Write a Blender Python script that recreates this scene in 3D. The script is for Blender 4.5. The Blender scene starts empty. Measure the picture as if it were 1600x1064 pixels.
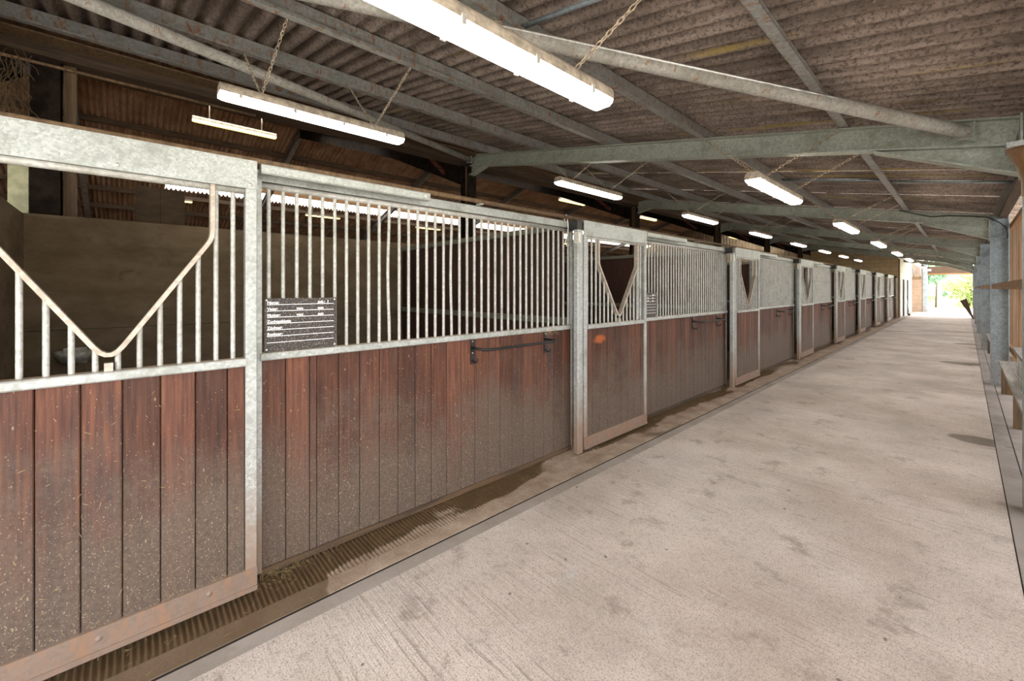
import bpy, math, random
from mathutils import Vector, Matrix
random.seed(7)
SC = bpy.context.scene
COL = SC.collection

# ------------------------------------------------------------------ camera
F_PX = 655.0
PHI = math.atan(708.0 / F_PX)              # angle between the view axis and the aisle
EYE = 1.55
cam_d = bpy.data.cameras.new('camera')
cam_d.sensor_width = 36.0
cam_d.lens = F_PX / 1600.0 * 36.0
cam_d.shift_y = -81.5 / 1600.0
cam_d.clip_start = 0.02
cam_d.clip_end = 400
cam = bpy.data.objects.new('camera', cam_d)
COL.objects.link(cam)
cam.location = (0, 0, EYE)
cam.rotation_euler = (math.pi / 2, 0, PHI)
SC.camera = cam

# ------------------------------------------------------------------ world, sun, exposure
SC.view_settings.view_transform = 'Standard'
SC.view_settings.look = 'None'
SC.view_settings.gamma = 1.0
SC.view_settings.use_curve_mapping = False
SC.view_settings.exposure = 0.52
SUN_EL, SUN_AZ = math.radians(56), math.radians(14)   # azimuth measured from +Y towards +X
world = bpy.data.worlds.new('world')
SC.world = world
world.use_nodes = True
wn = world.node_tree
bg = wn.nodes['Background']
sky = wn.nodes.new('ShaderNodeTexSky')
sky.sky_type = 'NISHITA'
sky.sun_disc = False
sky.sun_elevation = SUN_EL
sky.sun_rotation = SUN_AZ
sky.air_density = 1.0
sky.dust_density = 3.0
sky.ozone_density = 1.0
mixw = wn.nodes.new('ShaderNodeMixRGB')
mixw.inputs[0].default_value = 0.55
mixw.inputs[2].default_value = (7.5, 7.3, 7.0, 1)    # bright thin overcast
wn.links.new(sky.outputs[0], mixw.inputs[1])
wn.links.new(mixw.outputs[0], bg.inputs[0])
bg.inputs[1].default_value = 0.95
sun_d = bpy.data.lights.new('sun', 'SUN')
sun_d.energy = 11.0
sun_d.angle = math.radians(2.0)
sun_d.color = (1.0, 0.95, 0.86)
sun = bpy.data.objects.new('sun', sun_d)
COL.objects.link(sun)
sun.location = (20, 12, 30)
sdir = Vector((math.sin(SUN_AZ) * math.cos(SUN_EL), math.cos(SUN_AZ) * math.cos(SUN_EL), math.sin(SUN_EL)))
sun.rotation_euler = sdir.to_track_quat('Z', 'Y').to_euler()
LAMP = 18.0                                            # radiance of the fluorescent diffusers

# ------------------------------------------------------------------ layout numbers (metres)
DOOR_X, PANEL_X = -2.45, -2.57
E0, PERIOD, NST = 0.497, 3.85, 8         # closing edge of the first door, stall pitch, stalls
DOOR_W = 1.15
BACK_X = -5.92
COL_X = -6.14
BAY0, BAY = 4.6, 5.65                    # first visible frame, frame spacing
POST_X = 0.27
RT0, RS = 2.74, 0.1914                   # rafter top at POST_X, roof slope
Y_NEAR, Y_END = -5.0, 38.6
PUR_D = [0.74, 1.95, 3.16, 4.37, 5.58]
def raf_top(x): return RT0 + RS * (POST_X - x)
ORD = ['first', 'second', 'third', 'fourth', 'fifth', 'sixth', 'seventh', 'eighth', 'ninth', 'tenth']

# ------------------------------------------------------------------ materials
class NT:
    def __init__(s, name):
        s.m = bpy.data.materials.new(name)
        s.m.use_nodes = True
        s.t = s.m.node_tree
        s.b = s.t.nodes['Principled BSDF']
    def n(s, typ, ins=None, **props):
        nd = s.t.nodes.new(typ)
        for k, v in props.items(): setattr(nd, k, v)
        for k, v in (ins or {}).items(): s.set(nd.inputs[k], v)
        return nd
    def set(s, sock, v):
        if isinstance(v, bpy.types.NodeSocket): s.t.links.new(v, sock)
        elif isinstance(v, tuple) and len(v) == 3 and sock.type == 'RGBA': sock.default_value = (*v, 1)
        else: sock.default_value = v
    def pos(s): return s.n('ShaderNodeNewGeometry').outputs['Position']
    def nrm(s): return s.n('ShaderNodeNewGeometry').outputs['Normal']
    def objc(s): return s.n('ShaderNodeTexCoord').outputs['Object']
    def rnd(s): return s.n('ShaderNodeObjectInfo').outputs['Random']
    def vmul(s, v, k): return s.n('ShaderNodeVectorMath', {0: v, 1: k}, operation='MULTIPLY').outputs[0]
    def vadd(s, v, k): return s.n('ShaderNodeVectorMath', {0: v, 1: k}, operation='ADD').outputs[0]
    def mth(s, op, a, b=0.0, c=0.0): return s.n('ShaderNodeMath', {0: a, 1: b, 2: c}, operation=op).outputs[0]
    def sep(s, v): return s.n('ShaderNodeSeparateXYZ', {0: v}).outputs
    def noise(s, v, scale=5.0, detail=4.0, rough=0.6, out=0):
        return s.n('ShaderNodeTexNoise', {'Vector': v, 'Scale': scale, 'Detail': detail, 'Roughness': rough}).outputs[out]
    def voro(s, v, scale=5.0, out=0, feature='F1'):
        return s.n('ShaderNodeTexVoronoi', {'Vector': v, 'Scale': scale}, feature=feature).outputs[out]
    def ramp(s, f, stops, interp='LINEAR'):
        nd = s.n('ShaderNodeValToRGB', {0: f})
        nd.color_ramp.interpolation = interp
        el = nd.color_ramp.elements
        while len(el) < len(stops): el.new(0.5)
        for e, (p, c) in zip(el, stops):
            e.position = p
            e.color = (*c, 1) if isinstance(c, tuple) else (c, c, c, 1)
        return nd.outputs[0]
    def rng(s, f, a, b, c=0.0, d=1.0):
        return s.n('ShaderNodeMapRange', {0: f, 1: a, 2: b, 3: c, 4: d}, interpolation_type='SMOOTHSTEP').outputs[0]
    def mix(s, f, a, b, mode='MIX'):
        nd = s.n('ShaderNodeMixRGB', blend_type=mode)
        s.set(nd.inputs[0], f); s.set(nd.inputs[1], a); s.set(nd.inputs[2], b)
        return nd.outputs[0]
    def bump(s, h, strength=0.3, dist=0.01):
        o = s.n('ShaderNodeBump', {'Height': h, 'Strength': strength, 'Distance': dist}).outputs[0]
        s.set(s.b.inputs['Normal'], o)
    def done(s, col=None, rough=None, metal=None, spec=None):
        if col is not None: s.set(s.b.inputs['Base Color'], col)
        if rough is not None: s.set(s.b.inputs['Roughness'], rough)
        if metal is not None: s.set(s.b.inputs['Metallic'], metal)
        if spec is not None: s.set(s.b.inputs['Specular IOR Level'], spec)
        return s.m

def plain(name, col, rough=0.6, metal=0.0, var=0.25, scale=8.0, bump=0.0):
    t = NT(name)
    n = t.noise(t.pos(), scale, 5)
    c = t.mix(t.rng(n, 0.3, 0.7), tuple(x * (1 - var) for x in col), tuple(min(1, x * (1 + var)) for x in col))
    if bump: t.bump(t.noise(t.pos(), scale * 6, 4), bump, 0.005)
    return t.done(c, rough, metal)

def galv(name, base=(0.41, 0.425, 0.405), dust=0.8, metal=0.25, dirt_low=0.0, rust=0.0, spangle=70):
    t = NT(name)
    p = t.pos()
    v = t.voro(p, spangle, 1)
    g = t.n('ShaderNodeRGBToBW', {0: v}).outputs[0]
    c = t.mix(g, tuple(x * 0.68 for x in base), tuple(min(1, x * 1.14) for x in base))
    bl = t.rng(t.noise(p, 5.0, 6, 0.7), 0.45, 0.75)
    c = t.mix(bl, c, tuple(x * 0.55 for x in (base[0], base[1], base[2] * 0.9)))
    if rust:
        r = t.rng(t.noise(t.vmul(p, (9, 9, 3)), 2.5, 8, 0.75), 0.62 - 0.2 * rust, 0.74 - 0.2 * rust)
        c = t.mix(r, c, (0.22, 0.10, 0.045))
    if dirt_low:
        z = t.sep(p)[2]
        zz = t.mth('ADD', z, t.mth('MULTIPLY', t.noise(p, 14, 5), 0.5))
        d = t.rng(zz, 0.35, 0.95, 1.0, 0.0)
        sp = t.rng(t.noise(p, 120, 3), 0.5, 0.6)
        z2 = t.rng(z, 0.3, 1.3, 0.75, 0.0)
        d = t.mth('MAXIMUM', d, t.mth('MULTIPLY', sp, z2))
        c = t.mix(t.mth('MULTIPLY', d, dirt_low), c, (0.27, 0.18, 0.125))
    if dust:
        nz = t.rng(t.sep(t.nrm())[2], 0.5, 0.9)
        c = t.mix(t.mth('MULTIPLY', nz, dust), c, (0.42, 0.30, 0.20))
    t.bump(t.noise(p, 90, 3), 0.12, 0.002)
    return t.done(c, 0.5, metal)

def wood_front(name):
    t = NT(name)
    p = t.pos()
    r = t.rnd()
    off = t.n('ShaderNodeCombineXYZ', {0: 0.0, 1: t.mth('MULTIPLY', r, 37.0), 2: t.mth('MULTIPLY', r, 11.0)}).outputs[0]
    q = t.vadd(p, off)
    grain = t.noise(t.vmul(q, (26, 26, 1.1)), 2.4, 8, 0.65)
    c = t.ramp(grain, [(0.28, (0.060, 0.024, 0.016)), (0.47, (0.150, 0.056, 0.033)), (0.62, (0.235, 0.088, 0.046)), (0.80, (0.35, 0.155, 0.078))])
    tone = t.mth('MULTIPLY_ADD', r, 0.45, 0.30)
    c = t.mix(1.0, c, t.n('ShaderNodeCombineXYZ', {0: tone, 1: tone, 2: tone}).outputs[0], 'MULTIPLY')
    st = t.rng(t.noise(t.vmul(q, (5, 5, 0.55)), 1.6, 5, 0.6), 0.52, 0.70)
    c = t.mix(t.mth('MULTIPLY', st, 0.8), c, (0.030, 0.024, 0.025))
    z = t.sep(p)[2]
    zz = t.mth('ADD', z, t.mth('MULTIPLY', t.mth('SUBTRACT', t.noise(p, 2.6, 6, 0.7), 0.5), 1.7))
    dm = t.rng(zz, 0.25, 1.05, 1.0, 0.0)
    dcol = t.mix(t.noise(p, 60, 4), (0.040, 0.028, 0.021), (0.165, 0.120, 0.088))
    c = t.mix(t.mth('MULTIPLY', dm, 0.88), c, dcol)
    fl = t.noise(t.vmul(p, (1.0, 1.0, 0.8)), 150, 2, 0.5)
    lim = t.rng(z, 0.2, 1.2, 0.625, 0.70)
    flm = t.rng(t.mth('SUBTRACT', fl, lim), 0.0, 0.03)
    c = t.mix(t.mth('MULTIPLY', flm, 0.55), c, (0.38, 0.30, 0.21))
    v = t.voro(t.vmul(q, (1, 1, 0.4)), 22, 0)
    vm = t.rng(v, 0.05, 0.085, 1.0, 0.0)
    c = t.mix(t.mth('MULTIPLY', vm, 0.5), c, (0.36, 0.28, 0.17))
    _, y_, _ = t.sep(p)
    e1 = t.mth('POWER', t.mth('DIVIDE', t.mth('SUBTRACT', y_, 3.46), 0.12), 2.0)
    e2 = t.mth('POWER', t.mth('DIVIDE', t.mth('SUBTRACT', z, 1.046), 0.05), 2.0)
    wob = t.mth('MULTIPLY', t.noise(p, 18, 5), 1.6)
    c = t.mix(t.rng(t.mth('ADD', t.mth('ADD', e1, e2), wob), 0.7, 1.8, 0.8, 0.0), c, (0.46, 0.11, 0.025))
    h = t.mth('ADD', t.mth('MULTIPLY', grain, 0.5), t.mth('MULTIPLY', t.noise(p, 160, 3), t.mth('MULTIPLY_ADD', dm, 0.8, 0.1)))
    t.bump(h, 0.45, 0.004)
    return t.done(c, 0.62, 0.0, 0.3)

def timber(name, c0, c1, axis_scale=(2, 30, 30), rough=0.75):
    t = NT(name)
    p = t.objc()
    g = t.noise(t.vmul(t.pos(), axis_scale), 1.6, 7, 0.65)
    c = t.mix(t.rng(g, 0.3, 0.7), c0, c1)
    tone = t.mth('MULTIPLY_ADD', t.rnd(), 0.5, 0.72)
    c = t.mix(1.0, c, t.n('ShaderNodeCombineXYZ', {0: tone, 1: tone, 2: tone}).outputs[0], 'MULTIPLY')
    t.bump(g, 0.3, 0.004)
    return t.done(c, rough)

def roof_mat(name, c0, c1, lichen=0.6):
    t = NT(name)
    p = t.pos()
    n = t.noise(p, 1.7, 7, 0.7)
    c = t.mix(t.rng(n, 0.32, 0.68), c0, c1)
    s = t.noise(t.vmul(p, (0.35, 9, 1)), 1.3, 5, 0.6)
    c = t.mix(t.mth('MULTIPLY', t.rng(s, 0.5, 0.66), 0.45), c, tuple(x * 0.42 for x in c0))
    d = t.noise(p, 45, 4, 0.7)
    c = t.mix(t.mth('MULTIPLY', t.rng(d, 0.48, 0.62), 0.7), c, tuple(x * 0.4 for x in c0))
    d2 = t.noise(p, 70, 3, 0.7)
    c = t.mix(t.mth('MULTIPLY', t.rng(d2, 0.62, 0.74), 0.5), c, tuple(min(1, x * 1.9) for x in c1))
    if lichen:
        y = t.noise(t.vadd(t.vmul(p, (0.25, 11, 0.2)), (3, 7, 1)), 1.0, 4, 0.6)
        ym = t.mth('MULTIPLY', t.rng(y, 0.60, 0.66), t.rng(t.noise(p, 2.2, 5), 0.40, 0.55))
        c = t.mix(t.mth('MULTIPLY', ym, lichen), c, (0.42, 0.31, 0.075))
    t.bump(t.mth('ADD', d, d2), 0.35, 0.004)
    return t.done(c, 0.9, 0.0, 0.2)

def concrete_floor(name):
    t = NT(name)
    p = t.pos()
    x, y, z = t.sep(p)
    big = t.noise(p, 0.9, 6, 0.65)
    c = t.mix(t.rng(big, 0.30, 0.70), (0.44, 0.37, 0.31), (0.68, 0.59, 0.51))
    warm = t.rng(t.noise(t.vadd(p, (9, 3, 0)), 0.55, 4), 0.45, 0.7)
    c = t.mix(t.mth('MULTIPLY', warm, 0.45), c, (0.40, 0.305, 0.225))
    br = t.noise(t.vmul(t.vadd(p, t.vmul(t.noise(p, 2.0, 2, 0.5, 1), (0.03, 0.03, 0))), (1.6, 58, 1)), 1.0, 4, 0.6)
    brm = t.rng(br, 0.55, 0.72)
    patch = t.rng(t.noise(t.vadd(p, (2, 11, 0)), 1.3, 3), 0.42, 0.58)
    c = t.mix(t.mth('MULTIPLY', t.mth('MULTIPLY', brm, patch), 0.75), c, (0.17, 0.125, 0.10))
    fine = t.noise(p, 130, 3, 0.7)
    c = t.mix(t.mth('MULTIPLY', t.rng(fine, 0.50, 0.62), 0.65), c, (0.21, 0.165, 0.135))
    c = t.mix(t.mth('MULTIPLY', t.rng(t.noise(p, 95, 3, 0.7), 0.60, 0.70), 0.6), c, (0.66, 0.62, 0.57))
    gr = t.noise(p, 38, 5, 0.75)
    c = t.mix(t.mth('MULTIPLY', t.rng(gr, 0.50, 0.64), 0.42), c, (0.26, 0.205, 0.17))
    sp = t.voro(t.vadd(p, t.vmul(t.noise(p, 30, 2, 0.5, 1), (0.03, 0.03, 0))), 6.0, 0)
    c = t.mix(t.rng(sp, 0.045, 0.07, 0.75, 0.0), c, (0.10, 0.08, 0.06))
    mid = t.rng(t.noise(t.vadd(p, (5, 5, 0)), 3.2, 7, 0.75), 0.53, 0.68)
    c = t.mix(t.mth('MULTIPLY', mid, 0.62), c, (0.235, 0.18, 0.145))
    scuff = t.rng(t.noise(t.vmul(t.vadd(p, (1, 8, 0)), (1, 0.5, 1)), 5.0, 6, 0.7), 0.60, 0.70)
    c = t.mix(t.mth('MULTIPLY', scuff, 0.4), c, (0.52, 0.50, 0.49))
    # wet runs coming out of the side gutter
    rough = 0.85
    wob = t.mth('MULTIPLY', t.mth('SUBTRACT', t.noise(t.vmul(p, (1.2, 4, 1)), 3.0, 5), 0.5), 0.9)
    wet = None
    for cx, cy, rx, ry in ((0.12, 6.38, 0.26, 0.17), (-0.02, 12.7, 0.36, 0.26), (0.1, 17.2, 0.35, 0.25), (-1.2, 20.5, 0.8, 0.3)):
        a = t.mth('POWER', t.mth('DIVIDE', t.mth('SUBTRACT', x, cx), rx), 2.0)
        b = t.mth('POWER', t.mth('DIVIDE', t.mth('SUBTRACT', y, cy), ry), 2.0)
        m = t.rng(t.mth('ADD', t.mth('ADD', a, b), wob), 0.75, 1.05, 1.0, 0.0)
        wet = m if wet is None else t.mth('MAXIMUM', wet, m)
    c = t.mix(t.mth('MULTIPLY', wet, 0.85), c, (0.12, 0.085, 0.058))
    rough = t.mth('MULTIPLY_ADD', wet, -0.4, 0.85)
    hb = t.mth('ADD', t.mth('MULTIPLY', br, t.mth('MULTIPLY_ADD', patch, 0.8, 0.25)), t.mth('MULTIPLY', fine, 0.35))
    t.bump(hb, 0.8, 0.008)
    return t.done(c, rough, 0.0, 0.3)

def gutter_mat(name, wetness=1.0):
    t = NT(name)
    p = t.pos()
    x, y, z = t.sep(p)
    c = t.mix(t.rng(t.noise(p, 4, 6, 0.7), 0.3, 0.7), (0.25, 0.17, 0.115), (0.43, 0.33, 0.245))
    c = t.mix(t.mth('MULTIPLY', t.rng(t.noise(p, 110, 3), 0.5, 0.65), 0.5), c, (0.15, 0.10, 0.07))
    if wetness:
        lev = t.mth('ADD', t.noise(t.vmul(p, (1.6, 0.62, 1)), 1.25, 3, 0.55), t.mth('MULTIPLY', t.mth('SUBTRACT', t.noise(p, 16, 4, 0.7), 0.5), 0.12))
        near = t.rng(y, 0.62, 0.85, 0.30, 0.0)
        lev = t.mth('ADD', lev, near)
        lev = t.mth('ADD', lev, t.rng(x, -2.52, -2.24, 0.13, -0.09))
        w = t.mth('MULTIPLY', t.rng(lev, 0.55, 0.585), wetness)
        wc = t.mix(t.noise(p, 9, 5), (0.055, 0.034, 0.018), (0.16, 0.098, 0.045))
        c = t.mix(w, c, wc)
        rough = t.mth('MULTIPLY_ADD', w, -0.5, 0.85)
    else:
        rough = 0.85
    t.bump(t.noise(p, 80, 4, 0.7), 0.4, 0.004)
    return t.done(c, rough, 0.0, 0.4)

def wall_mat(name, c0, c1, grime=(0.05, 0.035, 0.02)):
    t = NT(name)
    p = t.pos()
    c = t.mix(t.rng(t.noise(t.vmul(p, (1, 1, 2.2)), 1.6, 7, 0.7), 0.3, 0.7), c0, c1)
    c = t.mix(t.mth('MULTIPLY', t.rng(t.noise(t.vadd(p, (4, 2, 8)), 3.2, 7, 0.75), 0.55, 0.75), 0.6), c, grime)
    c = t.mix(t.mth('MULTIPLY', t.rng(t.voro(p, 14), 0.03, 0.06, 1, 0), 0.5), c, grime)
    t.bump(t.noise(p, 40, 5), 0.2, 0.005)
    return t.done(c, 0.9, 0.0, 0.2)

def emit(name, col, s):
    t = NT(name)
    t.set(t.b.inputs['Emission Color'], col)
    t.set(t.b.inputs['Emission Strength'], s)
    return t.done((0.8, 0.8, 0.78), 0.4)

def brick_mat(name, c1, c2, mortar, bw, bh, plane='xz', ms=0.012):
    t = NT(name)
    x, y, z = t.sep(t.pos())
    v = t.n('ShaderNodeCombineXYZ', {0: x if plane == 'xz' else y, 1: z, 2: 0.0}).outputs[0]
    b = t.n('ShaderNodeTexBrick', {'Vector': v, 'Color1': c1, 'Color2': c2, 'Mortar': mortar, 'Scale': 1.0, 'Mortar Size': ms,
                                   'Brick Width': bw, 'Row Height': bh})
    c = t.mix(t.mth('MULTIPLY', t.rng(t.noise(t.pos(), 3, 6), 0.4, 0.7), 0.35), b.outputs[0], tuple(x * 0.6 for x in c1))
    t.bump(b.outputs[1], -0.4, 0.01)
    return t.done(c, 0.9)

def translucent(name, col):
    t = NT(name)
    tr = t.n('ShaderNodeBsdfTranslucent', {0: (*col, 1)})
    out = t.t.nodes['Material Output']
    n = t.noise(t.pos(), 6, 5)
    c = t.mix(t.rng(n, 0.3, 0.75), tuple(x * 0.75 for x in col), col)
    t.t.links.new(c, tr.inputs[0])
    t.t.links.new(tr.outputs[0], out.inputs[0])
    return t.m

def leaf_mat(name, c0, c1):
    t = NT(name)
    c = t.mix(t.rng(t.noise(t.pos(), 1.4, 4), 0.3, 0.7), c0, c1)
    t.set(t.b.inputs['Subsurface Weight'], 0.0)
    return t.done(c, 0.6)

M = {}
M['galv'] = galv('galvanised_steel', dirt_low=0.95)
M['galv_plate'] = galv('galvanised_plate', (0.40, 0.425, 0.40), spangle=110)
M['galv_bar'] = galv('galvanised_bar', (0.44, 0.435, 0.40), dust=0.3, metal=0.15)
M['galv_yoke'] = galv('worn_yoke_steel', (0.46, 0.39, 0.32), dust=0.4, rust=0.15)
M['galv_post'] = galv('galvanised_post', (0.30, 0.355, 0.385), dust=0.3, metal=0.3, dirt_low=0.3, spangle=50)
M['galv_beam'] = galv('galvanised_beam', (0.36, 0.39, 0.33), dust=0.5, metal=0.15, spangle=60)
M['galv_pur'] = galv('galvanised_purlin', (0.27, 0.275, 0.262), dust=0.7, metal=0.12, rust=0.55, spangle=60)
M['tube'] = galv('galvanised_tube', (0.36, 0.35, 0.315), dust=0.5, metal=0.2, rust=0.35)
M['tube'].node_tree.nodes['Principled BSDF'].inputs['Roughness'].default_value = 0.85
M['tube'].node_tree.nodes['Principled BSDF'].inputs['Metallic'].default_value = 0.0
M['bottom_plate'] = galv('dung_caked_plate', (0.16, 0.118, 0.098), dust=0.3, metal=0.0, rust=0.75, dirt_low=0.45)
M['board'] = wood_front('red_brown_board')
M['part_board'] = timber('partition_board', (0.022, 0.008, 0.005), (0.070, 0.026, 0.015), (30, 30, 1.2))
M['part_rail'] = galv('partition_rail', (0.22, 0.22, 0.175), dust=0.9)
M['slat'] = timber('slat_timber', (0.11, 0.058, 0.028), (0.25, 0.145, 0.075), (25, 25, 1.5))
M['rail_wood'] = timber('rail_timber', (0.15, 0.07, 0.022), (0.30, 0.15, 0.05), (25, 1.2, 25))
M['grey_wood'] = timber('grey_plank', (0.22, 0.20, 0.175), (0.42, 0.39, 0.345), (22, 1.2, 22))
M['dark_wood'] = timber('dark_timber', (0.028, 0.017, 0.009), (0.10, 0.055, 0.024), (20, 1.2, 20))
M['brown_wood'] = timber('brown_timber', (0.07, 0.042, 0.02), (0.17, 0.105, 0.05), (20, 20, 1.2))
M['roof'] = roof_mat('fibre_cement_sheet', (0.185, 0.145, 0.118), (0.385, 0.315, 0.27))
M['roof_main'] = roof_mat('rusty_roof_sheet', (0.30, 0.18, 0.112), (0.52, 0.345, 0.235), 0.0)
M['clad'] = roof_mat('gable_cladding', (0.20, 0.145, 0.09), (0.33, 0.25, 0.165), 0.0)
M['floor'] = concrete_floor('brushed_concrete')
M['gutter'] = gutter_mat('tamped_gutter')
M['band'] = gutter_mat('trowelled_band', 0.75)
M['side_band'] = wall_mat('side_band_concrete', (0.25, 0.215, 0.185), (0.35, 0.305, 0.27), (0.13, 0.10, 0.08))
M['slab_edge'] = wall_mat('slab_edge_concrete', (0.27, 0.225, 0.185), (0.37, 0.32, 0.275), (0.17, 0.13, 0.10))
M['earth'] = plain('stall_bedding', (0.07, 0.045, 0.025), 0.95)
M['joint'] = plain('joint_dirt', (0.02, 0.014, 0.009), 0.95)
M['wall'] = wall_mat('stall_concrete', (0.125, 0.088, 0.050), (0.21, 0.155, 0.098))
M['pier'] = wall_mat('pier_block', (0.035, 0.024, 0.014), (0.08, 0.055, 0.032))  # darker than the stall concrete: the pier's shading is put into the colour
M['steel_dark'] = plain('dark_rusty_steel', (0.016, 0.011, 0.008), 0.8, 0.0, 0.5)
M['steel_dark'].node_tree.nodes['Principled BSDF'].inputs['Specular IOR Level'].default_value = 0.08
M['steel_main'] = plain('main_frame_steel', (0.15, 0.13, 0.115), 0.7, 0.0, 0.3)
M['black'] = plain('black_iron', (0.016, 0.016, 0.017), 0.45, 0.3)
M['blackpl'] = plain('black_plastic', (0.012, 0.012, 0.012), 0.5)
M['plate'] = None
M['white'] = plain('white_print', (0.85, 0.85, 0.85), 0.6, 0, 0.03)
M['tube_light'] = emit('lit_diffuser', (1.0, 0.93, 0.80), LAMP)
M['tube_yellow'] = emit('lit_yellow_diffuser', (1.0, 0.72, 0.20), 2.6)
M['housing'] = plain('light_housing', (0.42, 0.36, 0.28), 0.6, 0, 0.35, 20)
M['clip'] = plain('clip_steel', (0.6, 0.58, 0.52), 0.4, 0.4)
M['chain'] = plain('chain_steel', (0.46, 0.38, 0.28), 0.55, 0.3, 0.4, 40)
M['brick'] = brick_mat('peach_brick', (0.30, 0.185, 0.125), (0.36, 0.245, 0.165), (0.32, 0.27, 0.21), 0.22, 0.075)
M['block'] = brick_mat('cream_block', (0.36, 0.26, 0.14), (0.42, 0.31, 0.18), (0.26, 0.18, 0.09), 0.45, 0.225, 'xz')
M['white_wall'] = wall_mat('white_painted_wall', (0.48, 0.44, 0.35), (0.58, 0.54, 0.45), (0.32, 0.26, 0.17))
M['white_paint'] = plain('white_gloss', (0.82, 0.81, 0.77), 0.4, 0, 0.06)
M['dark_gap'] = plain('dark_door_edge', (0.07, 0.06, 0.05), 0.8)
M['grp'] = translucent('translucent_rooflight', (0.93, 0.91, 0.84))
M['hopper'] = plain('brown_plastic', (0.22, 0.115, 0.045), 0.45, 0, 0.3)
M['leaf0'] = leaf_mat('leaf_green', (0.16, 0.28, 0.06), (0.32, 0.44, 0.12))
M['leaf1'] = leaf_mat('leaf_yellow_green', (0.30, 0.38, 0.10), (0.50, 0.54, 0.20))
M['leaf2'] = leaf_mat('leaf_blue_green', (0.14, 0.28, 0.14), (0.28, 0.44, 0.24))
M['bark'] = plain('bark', (0.10, 0.07, 0.045), 0.9)
M['ground'] = plain('pale_yard', (0.50, 0.47, 0.42), 0.95, 0, 0.12, 2)
M['grassy'] = plain('grass_ground', (0.22, 0.28, 0.09), 0.95, 0, 0.3, 3)
M['straw'] = plain('straw', (0.31, 0.23, 0.105), 0.8, 0, 0.35, 60)
M['pale_panel'] = plain('pale_panel', (0.42, 0.42, 0.26), 0.6)
M['straw_old'] = plain('old_straw', (0.085, 0.052, 0.024), 0.9)
M['enamel'] = plain('drinker_enamel', (0.42, 0.40, 0.35), 0.4, 0, 0.3, 20)
M['red_paint'] = plain('red_oxide', (0.13, 0.03, 0.02), 0.8)
t = NT('name_board_black')
p_ = t.pos()
cc = t.mix(t.rng(t.noise(p_, 140, 3), 0.56, 0.64), (0.022, 0.018, 0.017), (0.20, 0.155, 0.115))
cc = t.mix(t.rng(t.noise(p_, 210, 2), 0.64, 0.70), cc, (0.45, 0.36, 0.24))
M['plate'] = t.done(cc, 0.55)

# ------------------------------------------------------------------ mesh helpers
class MB:
    def __init__(s): s.v, s.f = [], []
    def quadbox(s, P):                       # 8 points: bottom ring 0-3, top ring 4-7
        b = len(s.v); s.v += [tuple(p) for p in P]
        for f in ((0, 3, 2, 1), (4, 5, 6, 7), (0, 1, 5, 4), (1, 2, 6, 5), (2, 3, 7, 6), (3, 0, 4, 7)):
            s.f.append(tuple(b + i for i in f))
        return s
    def box(s, x0, x1, y0, y1, z0, z1):
        return s.quadbox([(x0, y0, z0), (x1, y0, z0), (x1, y1, z0), (x0, y1, z0), (x0, y0, z1), (x1, y0, z1), (x1, y1, z1), (x0, y1, z1)])
    def loft(s, rings, closed=True, cap=True):
        b = len(s.v); n = len(rings[0])
        for r in rings: s.v += [tuple(p) for p in r]
        for i in range(len(rings) - 1):
            for j in range(n if closed else n - 1):
                a, c = b + i * n + j, b + i * n + (j + 1) % n
                s.f.append((a, c, c + n, a + n))
        if cap and closed:
            s.f.append(tuple(b + j for j in range(n))[::-1])
            s.f.append(tuple(b + (len(rings) - 1) * n + j for j in range(n)))
        return s
    def tube(s, pts, r, n=8, cap=True):
        pts = [Vector(p) for p in pts]
        rings = []
        ref = None
        for i, p in enumerate(pts):
            d = (pts[min(i + 1, len(pts) - 1)] - pts[max(i - 1, 0)]).normalized()
            if ref is None:
                ref = Vector((0, 0, 1)) if abs(d.z) < 0.9 else Vector((1, 0, 0))
            u = d.cross(ref).normalized()
            w = u.cross(d).normalized()
            ref = w
            rr = r[i] if isinstance(r, (list, tuple)) else r
            rings.append([p + (u * math.cos(2 * math.pi * k / n) + w * math.sin(2 * math.pi * k / n)) * rr for k in range(n)])
        return s.loft(rings, True, cap)
    def prism(s, prof, p0, p1, u, w):        # 2-D profile (u, w axes) swept from p0 to p1
        p0, p1, u, w = Vector(p0), Vector(p1), Vector(u), Vector(w)
        return s.loft([[p0 + u * a + w * b for a, b in prof], [p1 + u * a + w * b for a, b in prof]])
    def lathe(s, prof, c=(0, 0, 0), n=16):   # profile (r, z)
        c = Vector(c)
        return s.loft([[c + Vector((r * math.cos(2 * math.pi * k / n), r * math.sin(2 * math.pi * k / n), z)) for k in range(n)] for r, z in prof], True, False)
    def mesh(s, name, mat, smooth=False):
        me = bpy.data.meshes.new(name)
        me.from_pydata(s.v, [], s.f)
        me.materials.append(mat if not isinstance(mat, str) else M[mat])
        if smooth:
            me.polygons.foreach_set('use_smooth', [True] * len(me.polygons))
        me.update()
        return me
    def build(s, name, mat, parent=None, smooth=False, loc=None):
        return put(name, s.mesh(name, mat, smooth), parent, loc)

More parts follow.
